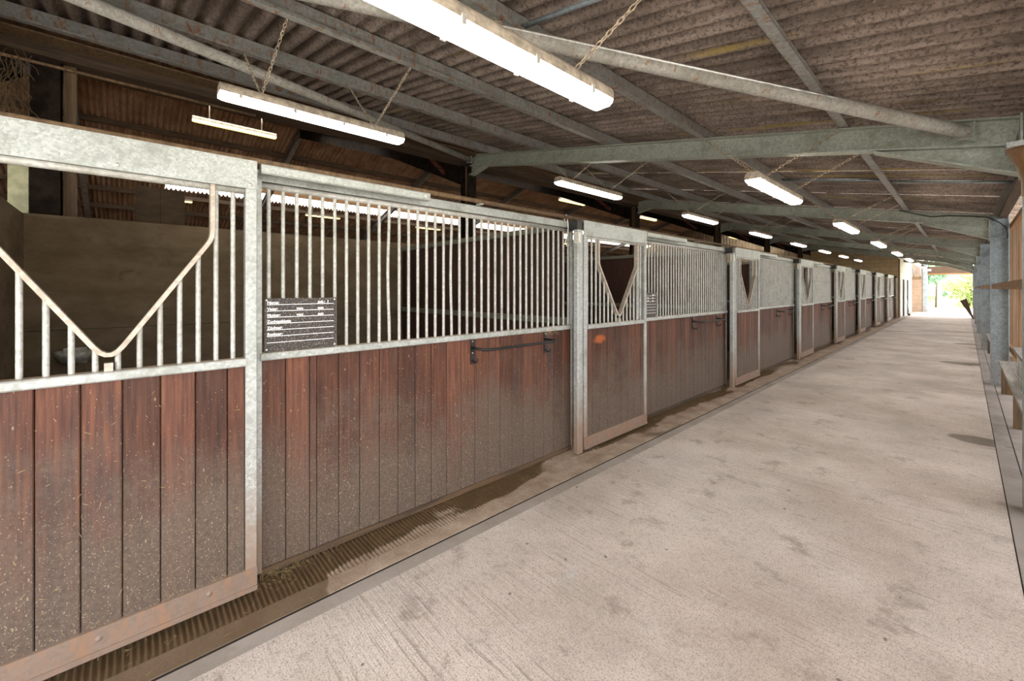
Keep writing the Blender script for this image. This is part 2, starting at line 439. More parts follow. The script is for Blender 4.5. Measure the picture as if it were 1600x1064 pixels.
def put(name, me, parent=None, loc=None, rot=None):
    o = bpy.data.objects.new(name, me)
    COL.objects.link(o)
    if parent is not None: o.parent = parent
    if loc is not None: o.location = loc
    if rot is not None: o.rotation_euler = rot
    return o
def tag(o, label=None, cat=None, group=None, kind=None):
    if label: o['label'] = label
    if cat: o['category'] = cat
    if group: o['group'] = group
    if kind: o['kind'] = kind
    return o
def empty(name, loc=(0, 0, 0), label=None, cat=None, group=None, kind=None, rz=0.0):
    o = bpy.data.objects.new(name, None)
    o.empty_display_size = 0.1
    COL.objects.link(o)
    o.location = loc
    o.rotation_euler = (0, 0, rz)
    return tag(o, label, cat, group, kind)
def copy_tree(o, parent=None):
    c = o.copy()
    COL.objects.link(c)
    c.parent = parent
    for ch in list(o.children): copy_tree(ch, c)
    return c
def board_mesh(w, z0, z1, depth, mat, ch=0.004, axis='y'):
    """upright board with chamfered front edges; front at x = 0, width along y"""
    prof = [(-depth, 0), (-depth, w), (-ch, w), (0, w - ch), (0, ch), (-ch, 0)]
    m = MB()
    m.loft([[(a, b, z0) for a, b in prof][::-1], [(a, b, z1) for a, b in prof][::-1]])
    return m.mesh('board', mat)
def ibeam(m, p0, p1, wdir, hdir, depth, width, tf=0.012, tw=0.009):
    """I section from p0 to p1, top flange face through p0/p1, hdir = up"""
    p0, p1, w, h = Vector(p0), Vector(p1), Vector(wdir), Vector(hdir)
    for (a0, a1, b0, b1) in ((-width / 2, width / 2, -tf, 0), (-tw / 2, tw / 2, -depth + tf, -tf), (-width / 2, width / 2, -depth, -depth + tf)):
        m.prism([(a0, b0), (a1, b0), (a1, b1), (a0, b1)], p0, p1, w, h)
    return m

# ================================================================== FLOOR
floor = empty('floor', (0, 0, 0), kind='structure')
MB().box(-2.08, 0.20, Y_NEAR, 33.4, -0.15, 0).build('concrete_slab', 'floor', floor)
MB().box(-2.172, -2.08, Y_NEAR, 33.4, -0.15, 0).build('slab_edge', 'slab_edge', floor)
MB().box(0.206, 0.315, Y_NEAR, 33.4, -0.15, 0.002).build('edge_band', 'side_band', floor)
MB().box(0.325, 0.62, Y_NEAR, 33.4, -0.15, -0.006).build('side_gutter', 'side_band', floor)
MB().box(-2.30, 0.7, Y_NEAR, 33.4, -0.30, -0.155).build('sub_base', 'joint', floor)
MB().box(-2.31, -2.191, Y_NEAR, 38.5, -0.15, 0.001).build('trowelled_band', 'band', floor)
MB().box(-28, -2.75, -8, Y_END, -0.25, -0.02).build('stall_floor', 'earth', floor)
# tamped gutter: real ridges near the camera, coarser further off
def gutter(y0, y1, step):
    m = MB()
    xs = [-2.31, -2.36, -2.42, -2.50, -2.60, -2.75]
    ny = int((y1 - y0) / step) + 1
    rr = random.Random(3)
    ph = 0.0
    for i in range(ny):
        y = y0 + i * step
        ph += step / 0.0235 * 2 * math.pi * (0.9 + 0.2 * rr.random())
        for k, x in enumerate(xs):
            a = min(1, k / 1.5) * (0.0062 if y < 9 else 0.004)
            m.v.append((x, y + 0.004 * math.sin(5 * y), -0.002 - a + a * 1.0 * math.sin(ph + 0.25 * math.sin(k * 0.9 + y * 1.3))))
    n = len(xs)
    for i in range(ny - 1):
        for k in range(n - 1):
            a = i * n + k
            m.f.append((a, a + n, a + n + 1, a + 1))
    return m
gutter(-1.2, 9.0, 0.0036).build('tamped_gutter', 'gutter', floor, True)
gutter(9.0, 38.5, 0.03).build('tamped_gutter', 'gutter', floor, True)
gutter(Y_NEAR, -1.2, 0.02).build('tamped_gutter', 'gutter', floor, True)
# yard outside
for x0, x1, z in ((-2.195, -2.168, -0.004), (0.198, 0.207, -0.003), (0.314, 0.327, -0.008)):
    MB().box(x0, x1, Y_NEAR, 33.4, -0.1, z).build('joint_fill', 'joint', floor)
yard = MB().box(-2.175, 60, 33.41, 47, -0.3, -0.005).build('ground', 'ground'); tag(yard, kind='structure')
verge = MB().box(0.75, 30, -30, 33.4, -0.4, -0.12).build('ground', 'ground'); tag(verge, kind='structure')
lawn = MB().box(-60, 70, 47, 120, -0.4, 0.0).build('ground', 'grassy'); tag(lawn, kind='structure')
yard2 = MB().box(-2.75, 0.75, -30, Y_NEAR, -0.3, -0.005).build('ground', 'ground'); tag(yard2, kind='structure')

# ================================================================== AISLE ROOF (lean-to)
ceiling = empty('ceiling', (0, 0, 0), kind='structure')
SL = math.atan(RS)
PITCH = 0.146
def corr_mesh(dx, dz, npitch, amp, seg, mat, name='roof_sheet', pitch=PITCH):
    """corrugated sheet from (0,0,0) to (dx,*,dz), waves along y"""
    m = MB()
    n = npitch * seg + 2
    for s in (0.0, 1.0):
        for i in range(n):
            y = i * pitch / seg
            m.v.append((dx * s, y, dz * s + amp * (0.5 * (1 - math.cos(2 * math.pi * y / pitch))) ** 1.5))
    for i in range(n - 1):
        m.f.append((i, n + i, n + i + 1, i + 1) if dx > 0 else (i, i + 1, n + i + 1, n + i))
    return m.mesh(name, mat, True)
PUR_H = 0.15
SHEET_W = 7 * PITCH
NS = int((35.4 - Y_NEAR) / SHEET_W)
for k, (a, b) in enumerate([(0.78, -1.70), (-1.50, -4.08), (-3.88, -6.32)]):
    me = corr_mesh(b - a, RS * (a - b), 7, 0.072, 10, 'roof')
    for i in range(NS):
        put('roof_sheet', me, ceiling, (a, Y_NEAR + i * SHEET_W, raf_top(a) + PUR_H + 0.004 + 0.0035 * k + 0.0015 * (i % 2)))

def zpurlin(y0, y1, up=PUR_H):
    m = MB()
    t_ = 0.004
    for a0, a1, b0, b1 in ((0, t_, 0, up), (0, 0.065, 0, t_), (0.061, 0.065, 0, 0.02), (-0.06, t_, up - t_, up)):
        m.prism([(a0, b0), (a1, b0), (a1, b1), (a0, b1)], (0, y0, 0), (0, y1, 0), (1, 0, 0), (0, 0, 1))
    return m
FRAMES = [BAY0 + BAY * k for k in range(-1, 6)]           # frame lines along the aisle
LAST = FRAMES[-1]
# purlins: one length per bay, sleeved over the rafters
pur_me = zpurlin(0, BAY - 0.004).mesh('purlin', 'galv_pur')
pur_me_near = zpurlin(0, FRAMES[0] - Y_NEAR).mesh('purlin', 'galv_pur')
pur_me_far = zpurlin(0, Y_END - LAST).mesh('purlin', 'galv_pur')
for D in PUR_D:
    z = raf_top(-D) + 0.002
    for k in range(len(FRAMES) - 1):
        put('purlin', pur_me, ceiling, (-D, FRAMES[k] + 0.002, z))
    put('purlin', pur_me_near, ceiling, (-D, Y_NEAR, z))
    put('purlin', pur_me_far, ceiling, (-D, LAST, z))
eave_me = zpurlin(0, Y_END - Y_NEAR, 0.15).mesh('eaves_purlin', 'galv_pur')
put('eaves_purlin', eave_me, ceiling, (0.40, Y_NEAR, raf_top(0.40) + 0.002))
# rafters with haunches
slope_v = Vector((-1, 0, RS)).normalized()
slope_up = Vector((RS, 0, 1)).normalized()
RD = 0.20
def rafter(y):
    m = MB()
    p0, p1 = Vector((POST_X, 0, raf_top(POST_X))), Vector((-6.04, 0, raf_top(-6.04)))
    ibeam(m, p0, p1, (0, 1, 0), slope_up, RD, 0.13)
    r = m.build('rafter', 'galv_beam', ceiling, loc=(0, y, 0))
    h = MB()                                               # eaves haunch
    xa, xb, drop = -0.52, POST_X, 0.19
    za, zb = raf_top(xa) - RD * 1.018, raf_top(xb) - RD * 1.018
    h.loft([[(xa, -0.005, za), (xb, -0.005, zb), (xb, -0.005, zb - drop)], [(xa, 0.005, za), (xb, 0.005, zb), (xb, 0.005, zb - drop)]])
    h.quadbox([(xa, -0.065, za - 0.012), (xb, -0.065, zb - drop - 0.012), (xb, 0.065, zb - drop - 0.012), (xa, 0.065, za - 0.012),
               (xa, -0.065, za), (xb, -0.065, zb - drop), (xb, 0.065, zb - drop), (xa, 0.065, za)])
    h.box(xb - 0.012, xb, -0.075, 0.075, zb - drop - 0.03, raf_top(xb) + 0.02)
    h.build('eaves_haunch', 'galv_beam', r)
    h = MB()                                               # haunch at the inner column
    xa, xb, drop = -5.66, -6.04, 0.15
    za, zb = raf_top(xa) - RD * 1.018, raf_top(xb) - RD * 1.018
    h.loft([[(xa, -0.005, za), (xb, -0.005, zb), (xb, -0.005, zb - drop)], [(xa, 0.005, za), (xb, 0.005, zb), (xb, 0.005, zb - drop)]])
    h.quadbox([(xb, -0.065, zb - drop - 0.012), (xa, -0.065, za - 0.012), (xa, 0.065, za - 0.012), (xb, 0.065, zb - drop - 0.012),
               (xb, -0.065, zb - drop), (xa, -0.065, za), (xa, 0.065, za), (xb, 0.065, zb - drop)])
    h.build('column_haunch', 'galv_beam', r)
    return r
for y in FRAMES: rafter(y)
# wind braces: two tubes meeting on the frame behind the camera
def brace(p, q):
    p, q = Vector(p), Vector(q)
    d = (q - p).normalized()
    m = MB().tube([p, q], 0.046, 14)
    b = m.build('wind_brace', 'tube', ceiling, True)
    e = MB()
    for c, s in ((p, -1), (q, 1)):
        a = c + d * s * 0.10
        u = d.cross(Vector((0, 0, 1))).normalized()
        w = u.cross(d)
        e.prism([(-0.007, -0.055), (0.007, -0.055), (0.007, 0.055), (-0.007, 0.055)], c - d * s * 0.01, a, u, w)
        e.prism([(-0.03, -0.03), (0.03, -0.03), (0.03, 0.03), (-0.03, 0.03)], c - d * s * 0.012, c - d * s * 0.004, u * 1.9, w * 1.9)
    e.build('brace_cleat', 'galv_beam', b)
zc = lambda x: raf_top(x) - 0.11
brace((0.00, BAY0 - 0.13, zc(0.0)), (-3.46, FRAMES[0] + 0.12, zc(-3.46)))
brace((-5.93, BAY0 - 0.13, zc(-5.93)), (-3.60, FRAMES[0] + 0.12, zc(-3.60)))
# sag bars between purlins at mid bay
for k in range(len(FRAMES) - 1):
    ym = FRAMES[k] + BAY * 0.5 + 0.12
    for a, b in ((-0.74, 0.40), (-1.95, -0.74)):
        if (k > 1) and a < -1: continue
        off = 0.06 if a > -1 else 0.08
        MB().tube([(a, ym, raf_top(a) + off), (b, ym, raf_top(b) + off)], 0.017, 8).build('sag_bar', 'galv_post', ceiling, True)
# dark valley beam and gutter lining over the inner columns, old conduit below it
MB().box(-6.30, -6.02, Y_NEAR, Y_END, 3.79, 3.99).build('valley_beam', 'dark_wood', ceiling)
MB().box(-6.02, -5.80, Y_NEAR, Y_END, 3.90, 3.915).build('valley_board', 'brown_wood', ceiling)
MB().tube([(-6.0, -3, 3.70), (-6.0, 1.2, 3.70)], 0.016, 8).build('conduit', 'brown_wood', ceiling, True)

# ================================================================== MAIN BARN behind the stalls
main = empty('ceiling', (0, 0, 0), kind='structure')
MS, MD0, MR, MD1 = 0.33, 6.25, 16.1, 26.1               # slope, near eaves, ridge, far eaves (distances from the camera line)
ZE = 3.98
def main_z(D): return ZE + MS * ((D - MD0) if D <= MR else (2 * MR - MD0 - D))
Y0M = -7.0
NM = int(math.ceil((Y_END - Y0M) / SHEET_W))
def sheets(Da, Db, mat, nm, ya=None, yb=None):
    me = corr_mesh(-(Db - Da), main_z(Db) - main_z(Da), 7, 0.09, 8, mat, nm)
    for i in range(NM):
        y = Y0M + i * SHEET_W
        if (ya is not None and y < ya) or (yb is not None and y >= yb): continue
        put(nm, me, main, (-Da, y, main_z(Da) + 0.16 + 0.003 * (i % 2)))
sheets(MD0, 9.8, 'roof_main', 'roof_sheet'); sheets(9.8, 13.6, 'grp', 'rooflight_sheet'); sheets(13.6, MR, 'roof_main', 'roof_sheet')  # near-slope rooflights are out of view, added to brighten the far slope
sheets(MR, 20.3, 'roof_main', 'roof_sheet'); sheets(20.3, 21.75, 'grp', 'rooflight_sheet', 0.2); sheets(20.3, 21.75, 'roof_main', 'roof_sheet', None, 0.2); sheets(21.75, 26.4, 'roof_main', 'roof_sheet')
d_ = 6.9
while d_ < 26:
    if abs(d_ - MR) > 0.5:
        MB().box(-d_ - 0.06, -d_ + 0.06, Y0M, Y_END, main_z(d_) - 0.02, main_z(d_) + 0.15).build('purlin', 'dark_wood' if not 20 < d_ < 22 else 'rail_wood', main)
    d_ += 1.38
for y in FRAMES:
    for D0, D1 in ((6.3, MR), (MR, 26.0)):
        m = MB()
        ibeam(m, (-D0, y, main_z(D0) - 0.03), (-D1, y, main_z(D1) - 0.03), (0, 1, 0), (0, 0, 1), 0.30, 0.15)
        r = m.build('main_rafter', 'steel_dark' if D0 < 10 else 'steel_main', main)
        if D0 < 10:
            h = MB()
            a, b = (-6.25, 3.45), (-8.9, main_z(8.9) - 0.32)
            top = main_z(6.25) - 0.30
            h.loft([[(a[0], y - 0.006, a[1]), (a[0], y - 0.006, top), (b[0], y - 0.006, b[1])], [(a[0], y + 0.006, a[1]), (a[0], y + 0.006, top), (b[0], y + 0.006, b[1])]])
            h.quadbox([(a[0], y - 0.075, a[1] - 0.012), (a[0], y + 0.075, a[1] - 0.012), (b[0], y + 0.075, b[1] - 0.012), (b[0], y - 0.075, b[1] - 0.012),
                       (a[0], y - 0.075, a[1]), (a[0], y + 0.075, a[1]), (b[0], y + 0.075, b[1]), (b[0], y - 0.075, b[1])])
            h.build('knee_haunch', 'steel_dark', r)
            MB().prism([(-0.01, -0.04), (0.01, -0.04), (0.01, 0.04), (-0.01, 0.04)], (-6.9, y - 0.02, 3.80), (-7.5, y - 0.02, 4.28), (0, 1, 0), (0.6, 0, 0.75)).build('knee_stiffener', 'red_paint', r)
# gable walls and far side wall
def ribwall(name, x0, x1, y, zf, pitch, mat):
    m = MB()
    n = int((x1 - x0) / pitch * 4)
    for i in range(n + 1):
        x = x0 + (x1 - x0) * i / n
        d = (0, 0.03, 0.03, 0)[i % 4]
        m.v += [(x, y + d, -0.1), (x, y + d, zf(x))]
    for i in range(n): m.f.append((2 * i, 2 * i + 2, 2 * i + 3, 2 * i + 1))
    o = m.build(name, mat)
    return tag(o, kind='structure')
ribwall('wall_gable_far', -26.2, -6.3, Y_END - 0.3, lambda x: main_z(-x) + 0.2, 0.25, 'clad')
ribwall('wall_gable_near', -26.2, -6.3, Y0M + 0.2, lambda x: main_z(-x) + 0.2, 0.25, 'clad')
m = MB()
for i in range(int((Y_END - Y0M) / 0.073) + 1):
    y = Y0M + i * 0.073
    m.v += [(-26.2 - 0.04 * (i % 2), y, -0.1), (-26.2 - 0.04 * (i % 2), y, 4.0)]
for i in range(len(m.v) // 2 - 1): m.f.append((2 * i, 2 * i + 1, 2 * i + 3, 2 * i + 2))
tag(m.build('wall_far', 'clad'), kind='structure')
ribwall('wall_lean_near', -6.3, -2.8, Y_NEAR, lambda x: raf_top(x) + 0.15, 0.25, 'clad')

# ================================================================== STALL BACK WALL
wall_back = empty('wall_back', (0, 0, 0), kind='structure')
cp_lo = MB().box(-0.11, 0, 0.004, PERIOD - 0.004, -0.1, 1.145)
cp_hi = MB().box(-0.11, 0.0, 0.004, PERIOD - 0.004, 1.15, 2.25)
lo, hi = cp_lo.mesh('concrete_panel', 'wall'), cp_hi.mesh('concrete_panel', 'wall')
PART0 = E0 - DOOR_W - 0.06 - 0.0                        # first partition line, left of the first door
for i in range(-1, NST):
    y = PART0 + i * PERIOD
    put('concrete_panel', lo, wall_back, (BACK_X, y, 0))
    put('concrete_panel', hi, wall_back, (BACK_X, y, 0))
MB().box(BACK_X - 0.12, BACK_X - 0.11, PART0 - PERIOD, PART0 + NST * PERIOD, 0, 2.2).build('backing', 'joint', wall_back)
wall_side = MB().box(BACK_X, -2.66, PART0 - 0.07, PART0 + 0.03, 0, 2.24).build('wall_side', 'wall'); tag(wall_side, kind='structure')
# block wall closing the last stall, white room front, brick end wall
YR = PART0 + NST * PERIOD + 0.05
wb = MB().box(-6.28, -2.41, YR, YR + 0.15, 0, 3.75)
tag(wb.build('wall_block', 'block'), kind='structure')
wr = empty('wall_room', kind='structure')
ROOM_X = -2.40
def slanted(x0, x1, y0, y1, z0, mat, name, parent):
    m = MB().quadbox([(x0, y0, z0), (x1, y0, z0), (x1, y1, z0), (x0, y1, z0),
                      (x0, y0, raf_top(x0) - 0.005), (x1, y0, raf_top(x1) - 0.005), (x1, y1, raf_top(x1) - 0.005), (x0, y1, raf_top(x0) - 0.005)])
    return m.build(name, mat, parent)
slanted(ROOM_X - 0.15, ROOM_X, YR + 0.15, 38.3, 0, 'white_wall', 'plaster_wall', wr)
MB().box(ROOM_X - 0.02, ROOM_X + 0.05, YR + 0.02, YR + 0.15, 0, 3.1).build('corner_post', 'brown_wood', wr)
we = empty('wall_end', kind='structure')
slanted(-2.40, -1.66, 38.4, 38.62, 0, 'brick', 'brick_wall', we)
slanted(-2.0 + 0.12, -1.66, 38.34, 38.4, 0, 'galv_post', 'door_jamb', we)
MB().box(-1.66, 0.6, 38.35, 38.5, 2.42, 2.52).build('lintel', 'rail_wood', we)
MB().box(-1.66, 0.6, 38.38, 38.48, 2.52, 2.95).build('lintel_board', 'dark_wood', we)

# room doors (two white leaves with dark edges) in the white wall
for n, (y0, y1) in enumerate(((YR + 0.9, YR + 1.8), (YR + 3.4, YR + 4.3))):
    d = empty('door_%d' % (n + 1), (ROOM_X, y0, 0), kind='structure')
    MB().box(0.0, 0.03, 0, y1 - y0, 0.01, 2.02).build('door_leaf', 'white_paint', d)
    MB().box(0.0, 0.10, y1 - y0 + 0.0, y1 - y0 + 0.05, 0.0, 2.05).build('dark_reveal', 'dark_gap', d)
    MB().tube([(0.03, y1 - y0 - 0.1, 1.05), (0.08, y1 - y0 - 0.1, 1.05), (0.08, y1 - y0 - 0.22, 1.05)], 0.012, 6).build('door_handle', 'black', d, True)

# ================================================================== STALL FRONTS
bar_cache = {}
def bar_mesh(z0, z1, kink=0.0):
    key = (round(z0, 3), round(z1, 3), kink)
    if key not in bar_cache:
        pts = [(0, 0, z0), (0, 0, z1)]
        if kink:
            pts = [(0, 0, z0)] + [(0.15 * abs(kink) * math.sin(math.pi * s / 6), kink * math.sin(math.pi * s / 6) ** 2, z0 + (z1 - z0) * s / 6) for s in range(1, 6)] + [(0, 0, z1)]
        bar_cache[key] = MB().tube(pts, 0.0105, 10, False).mesh('bar', 'galv_bar', True)
    return bar_cache[key]
b_cache = {}
def board(w, z0, z1, mat='board', depth=0.03):
    key = (round(w, 3), z0, z1, mat)
    if key not in b_cache: b_cache[key] = board_mesh(w, z0, z1, depth, M[mat])
    return b_cache[key]
RAIL_PROF = [(-0.05, 1.16), (0.012, 1.16), (0.016, 1.166), (0.016, 1.194), (0.012, 1.20), (-0.05, 1.20)]

def make_door():
    d = empty('sliding_stable_door')
    W = DOOR_W
    st = MB()
    st.prism([(-0.05, 0), (-0.003, 0), (0, 0.003), (0, 0.047), (-0.003, 0.05), (-0.05, 0.05)], (0, 0, 0.03), (0, 0, 2.06), (1, 0, 0), (0, 1, 0))
    me = st.mesh('stile', 'galv')
    put('stile', me, d, (0, 0, 0)); put('stile', me, d, (0, W - 0.05, 0))
    m = MB().box(-0.006, 0.004, 0.0, W, 2.052, 2.19)
    m.box(-0.05, 0.006, 0.0, W, 2.188, 2.195)
    hp = m.build('header_plate', 'galv_plate', d)
    for y, z in ((0.03, 2.07), (0.63, 2.075), (W - 0.03, 2.072)):
        MB().lathe([(0.0, 0.006), (0.006, 0.005), (0.010, 0.0)], n=10).build('bolt', 'clip', hp, True, (0.004, y, z)).rotation_euler = (0, math.pi / 2, 0)
    MB().tube([(-0.022, 0.05, 2.04), (-0.022, W - 0.05, 2.04)], 0.017, 12).build('head_rail', 'galv_bar', d, True)
    MB().prism(RAIL_PROF, (0, 0.05, 0), (0, W - 0.05, 0), (1, 0, 0), (0, 0, 1)).build('mid_rail', 'galv', d)
    m = MB().box(-0.02, 0.003, 0.0, W, 0.03, 0.135)
    m.box(-0.045, 0.010, 0.0, W, 0.022, 0.045)
    bp = m.build('kick_plate', 'bottom_plate', d)
    for y in (0.2, 0.575, 0.95):
        MB().lathe([(0.0, 0.007), (0.008, 0.005), (0.013, 0.0)], n=10).build('bolt', 'bottom_plate', bp, True, (0.003, y, 0.092)).rotation_euler = (0, math.pi / 2, 0)
    ys = [0.05, 0.144, 0.270, 0.396, 0.522, 0.648, 0.774, 0.900, 1.026, 1.10]
    for a, b in zip(ys[:-1], ys[1:]):
        put('board', board(b - a - 0.0035, 0.10, 1.165), d, (-0.010 - random.uniform(0, 0.002), a + 0.0018, 0))
    # V-shaped yoke
    c, hw, zt, zb = W / 2 + 0.03, 0.36, 1.79, 1.262
    pts = [(c - hw, 2.05), (c - hw, zt + 0.02)]
    def arc(p, a, b, r):                               # rounded corner at p between directions a and b
        p, a, b = Vector(p), Vector(a).normalized(), Vector(b).normalized()
        return [tuple((p + a * r) * (1 - s) ** 2 + p * 2 * s * (1 - s) + (p + b * r) * s ** 2) for s in [k / 5 for k in range(6)]]
    A, B, C_ = (c - hw, zt), (c, zb - 0.03), (c + hw, zt)
    dl = (B[0] - A[0], B[1] - A[1])
    path = [(c - hw, 2.05)] + arc(A, (0, 1), dl, 0.035) + arc(B, (-dl[0], -dl[1]), (dl[0], -dl[1]), 0.085) + arc(C_, (-dl[0], dl[1]), (0, 1), 0.035) + [(c + hw, 2.05)]
    m = MB()
    rings = []
    for i, (y, z) in enumerate(path):
        a, b = path[max(i - 1, 0)], path[min(i + 1, len(path) - 1)]
        t_ = Vector((b[0] - a[0], b[1] - a[1])).normalized()
        nx, nz = -t_.y, t_.x
        h = 0.009
        rings.append([(-0.045, y - nx * h, z - nz * h), (0.0, y - nx * h, z - nz * h), (0.0, y + nx * h, z + nz * h), (-0.045, y + nx * h, z + nz * h)])
    m.loft(rings)
    m.build('feed_yoke', 'galv_yoke', d)
    MB().box(-0.03, 0.004, c - 0.014, c + 0.014, 1.198, 1.235).build('yoke_boss', 'galv_yoke', d)
    for j in range(15):
        y = 1.05 - 0.0694 * j
        dy = abs(y - c)
        top = 2.03 if dy > hw else max(zb + 0.0, zb - 0.03 + dy / hw * (zt - zb + 0.03))
        put('bar', bar_mesh(1.195, top), d, (-0.024, y, 0))
    return d

def make_panel():
    d = empty('stall_front_panel')
    L = 2.685
    sp = MB().box(-0.05, 0, 0, 0.035, 0.02, 2.13).mesh('side_post', 'galv')
    put('side_post', sp, d, (0, 0.012, 0))
    sp = MB().box(-0.05, -0.002, 0, 0.02, 0.0, 2.19).mesh('side_post', 'galv')
    put('side_post', sp, d, (0, L - 0.02, 0))
    m = MB().prism([(-0.05, 2.128), (-0.003, 2.128), (0.0, 2.132), (0.0, 2.186), (-0.003, 2.19), (-0.05, 2.19)], (0, 0, 0), (0, L - 0.021, 0), (1, 0, 0), (0, 0, 1))
    m.build('top_rail', 'galv_plate', d)
    MB().tube([(-0.022, 0.05, 2.107), (-0.022, L - 0.021, 2.107)], 0.018, 12).build('head_rail', 'galv_bar', d, True)
    MB().prism(RAIL_PROF, (0, 0.04, 0), (0, L - 0.021, 0), (1, 0, 0), (0, 0, 1)).build('mid_rail', 'galv', d)
    MB().box(-0.05, -0.004, 0.04, L - 0.021, -0.002, 0.035).build('sole_rail', 'dark_wood', d)
    m = MB()
    m.prism([(0.075, 2.142), (0.112, 2.142), (0.118, 2.150), (0.118, 2.186), (0.112, 2.193), (0.075, 2.193)], (0, 0.02, 0), (0, 1.02, 0), (1, 0, 0), (0, 0, 1))
    tc = m.build('track_cover', 'galv_plate', d)
    MB().lathe([(0.0, 0.006), (0.006, 0.005), (0.010, 0.0)], n=10).build('bolt', 'clip', tc, True, (0.118, 0.985, 2.168)).rotation_euler = (0, math.pi / 2, 0)
    MB().tube([(0.05, -DOOR_W - 0.06, 2.215), (0.05, 2.635, 2.215)], 0.017, 8).build('dusty_track', 'brown_wood', d, True)
    tb = MB().box(0.0, 0.06, 0, 0.03, 2.192, 2.2).mesh('track_bracket', 'galv')
    for y in (0.3, 0.9, 1.5): put('track_bracket', tb, d, (0, y, 0))
    ys = [0.047, 0.167, 0.293, 0.333] + [0.460 + 0.1302 * k for k in range(17)] + [2.662]
    for a, b in zip(ys[:-1], ys[1:]):
        put('board', board(b - a - 0.003, 0.036, 1.163), d, (-0.010 - random.uniform(0, 0.002), a + 0.0015, 0))
    for j in range(37):
        y = 0.085 + j * 0.0709
        kink = {10: -0.012, 17: -0.010}.get(j, 0.0)
        put('bar', bar_mesh(1.195, 2.107, kink), d, (-0.024, y, 0))
    m = MB()
    m.prism([(0.07, 0), (0.114, 0), (0.12, 0.006), (0.12, 0.074), (0.114, 0.08), (0.07, 0.08)], (0, 2.605, 0.0), (0, 2.605, 2.10), (1, 0, 0), (0, 1, 0))
    sp = m.build('stop_post', 'galv', d)
    MB().box(0.0, 0.11, 2.61, 2.68, 2.102, 2.19).build('end_stop', 'blackpl', sp)
    m = MB().box(0.085, 0.110, 2.585, 2.605, 1.97, 2.075)
    m.box(0.12, 0.130, 2.605, 2.640, 1.975, 2.07)
    m.build('latch', 'clip', sp)
    return d

door0, panel0 = make_door(), make_panel()
stall_names = []
for i in range(NST):
    k = NST - 1 - i
    where = 'next to the white room' if k == 0 else ORD[k] + ' along from the white room'
    if i == 0: extra_d, extra_p = 'with widest V opening showing bare concrete, no panel before it', 'with black nameplate and wire hook on its end'
    d = door0 if i == 0 else copy_tree(door0)
    d.location = (DOOR_X, E0 + i * PERIOD - DOOR_W, 0)
    p = panel0 if i == 0 else copy_tree(panel0)
    p.location = (PANEL_X, E0 + i * PERIOD, 0)
    tag(d, 'red-brown boarded sliding stable door with V-shaped bar opening, ' + where, 'stable door', 'sliding stable doors along the aisle')
    tag(p, 'barred galvanised stall front over red-brown boards, ' + where, 'stall front', 'barred stall fronts along the aisle')

# partitions between the stalls
pm_lo = board_mesh(0.137, 0.02, 1.20, 0.03, M['part_board'])
pm_hi = board_mesh(0.137, 1.26, 2.12, 0.03, M['part_board'])
for me in (pm_lo, pm_hi):                               # boards face -Y: turn them
    me.transform(Matrix.Rotation(-math.pi / 2, 4, 'Z'))
def make_partition():
    d = empty('stall_partition')
    X0, X1 = -2.645, BACK_X
    n = int((X0 - X1) / 0.14)
    for k in range(n):
        x = X1 + 0.02 + k * 0.14
        put('board', pm_lo, d, (x, 0, 0)); put('board', pm_hi, d, (x, 0, 0))
    MB().box(X1, X0, -0.012, 0.045, 1.20, 1.265).build('mid_rail', 'part_rail', d)
    m = MB().box(X1, X0, -0.02, 0.05, 2.12, 2.18)
    m.box(X1, X0, -0.03, -0.02, 2.125, 2.175)
    m.build('top_rail', 'part_rail', d)
    return d
part0 = make_partition()
for i in range(1, NST):
    p = part0 if i == 1 else copy_tree(part0)
    p.location = (0, PART0 + i * PERIOD + 0.01, 0)
    if i >= 3: MB().box(-3.44, -3.24, -0.016, 0.045, 0.0, 2.12).build('upright', 'galv_post', p)
    k = NST - i
    tag(p, 'dark red boarded stall partition with grey steel top rail, ' + ORD[k - 1] + ' counted from the white room', 'partition', 'partitions between the stalls')

# ------------------------------------------------------------------ name boards
def text_mesh(body, size, name='lettering'):
    cu = bpy.data.curves.new('txt', 'FONT')
    cu.body = body; cu.size = size; cu.extrude = 0.0004; cu.offset = 0.0006; cu.resolution_u = 2
    o = bpy.data.objects.new('txt', cu)
    COL.objects.link(o)
    bpy.context.view_layer.update()
    me = bpy.data.meshes.new_from_object(o.evaluated_get(bpy.context.evaluated_depsgraph_get()))
    me.materials.clear(); me.materials.append(M['white'])
    bpy.data.objects.remove(o); bpy.data.curves.remove(cu)
    me.name = name
    return me
def make_name_board(handwritten=True):
    d = empty('name_board')
    W, H = 0.38, 0.288
    MB().box(-0.006, 0, 0, W, 0, H).build('plate', 'plate', d)
    rows = [('Name:', [('geb.:', 0.275)]), ('Vater:', [('von:', 0.16), ('aus:', 0.275)]), ('Mutter:', [('von:', 0.16), ('aus:', 0.275)]), ('Zuchtgebiete:', []),
            ('Z\u00fcchter:', []), ('Besitzer:', []), ('', [])]
    ROT = Matrix(((0, 0, 1), (1, 0, 0), (0, 1, 0))).to_euler()
    for r, (a, rest) in enumerate(rows):
        z = H - 0.036 - r * 0.0345
        MB().box(0, 0.0008, 0.012, W - 0.015, z, z + 0.003).build('rule_line', 'white', d)
        for body, y in [(a, 0.013)] + rest:
            if body: put('lettering', text_mesh(body, 0.0215), d, (0.0006, y, z + 0.006), ROT)
    if handwritten:
        put('lettering', text_mesh('1', 0.026), d, (0.0006, 0.325, H - 0.036 + 0.005), ROT)
    for y, z in ((0.010, 0.010), (W - 0.010, 0.010), (0.010, H - 0.010), (W - 0.010, H - 0.010)):
        MB().lathe([(0, 0.003), (0.004, 0.002), (0.005, 0)], n=8).build('screw', 'white', d, True, (0, y, z)).rotation_euler = (0, math.pi / 2, 0)
    return d
nb = make_name_board()
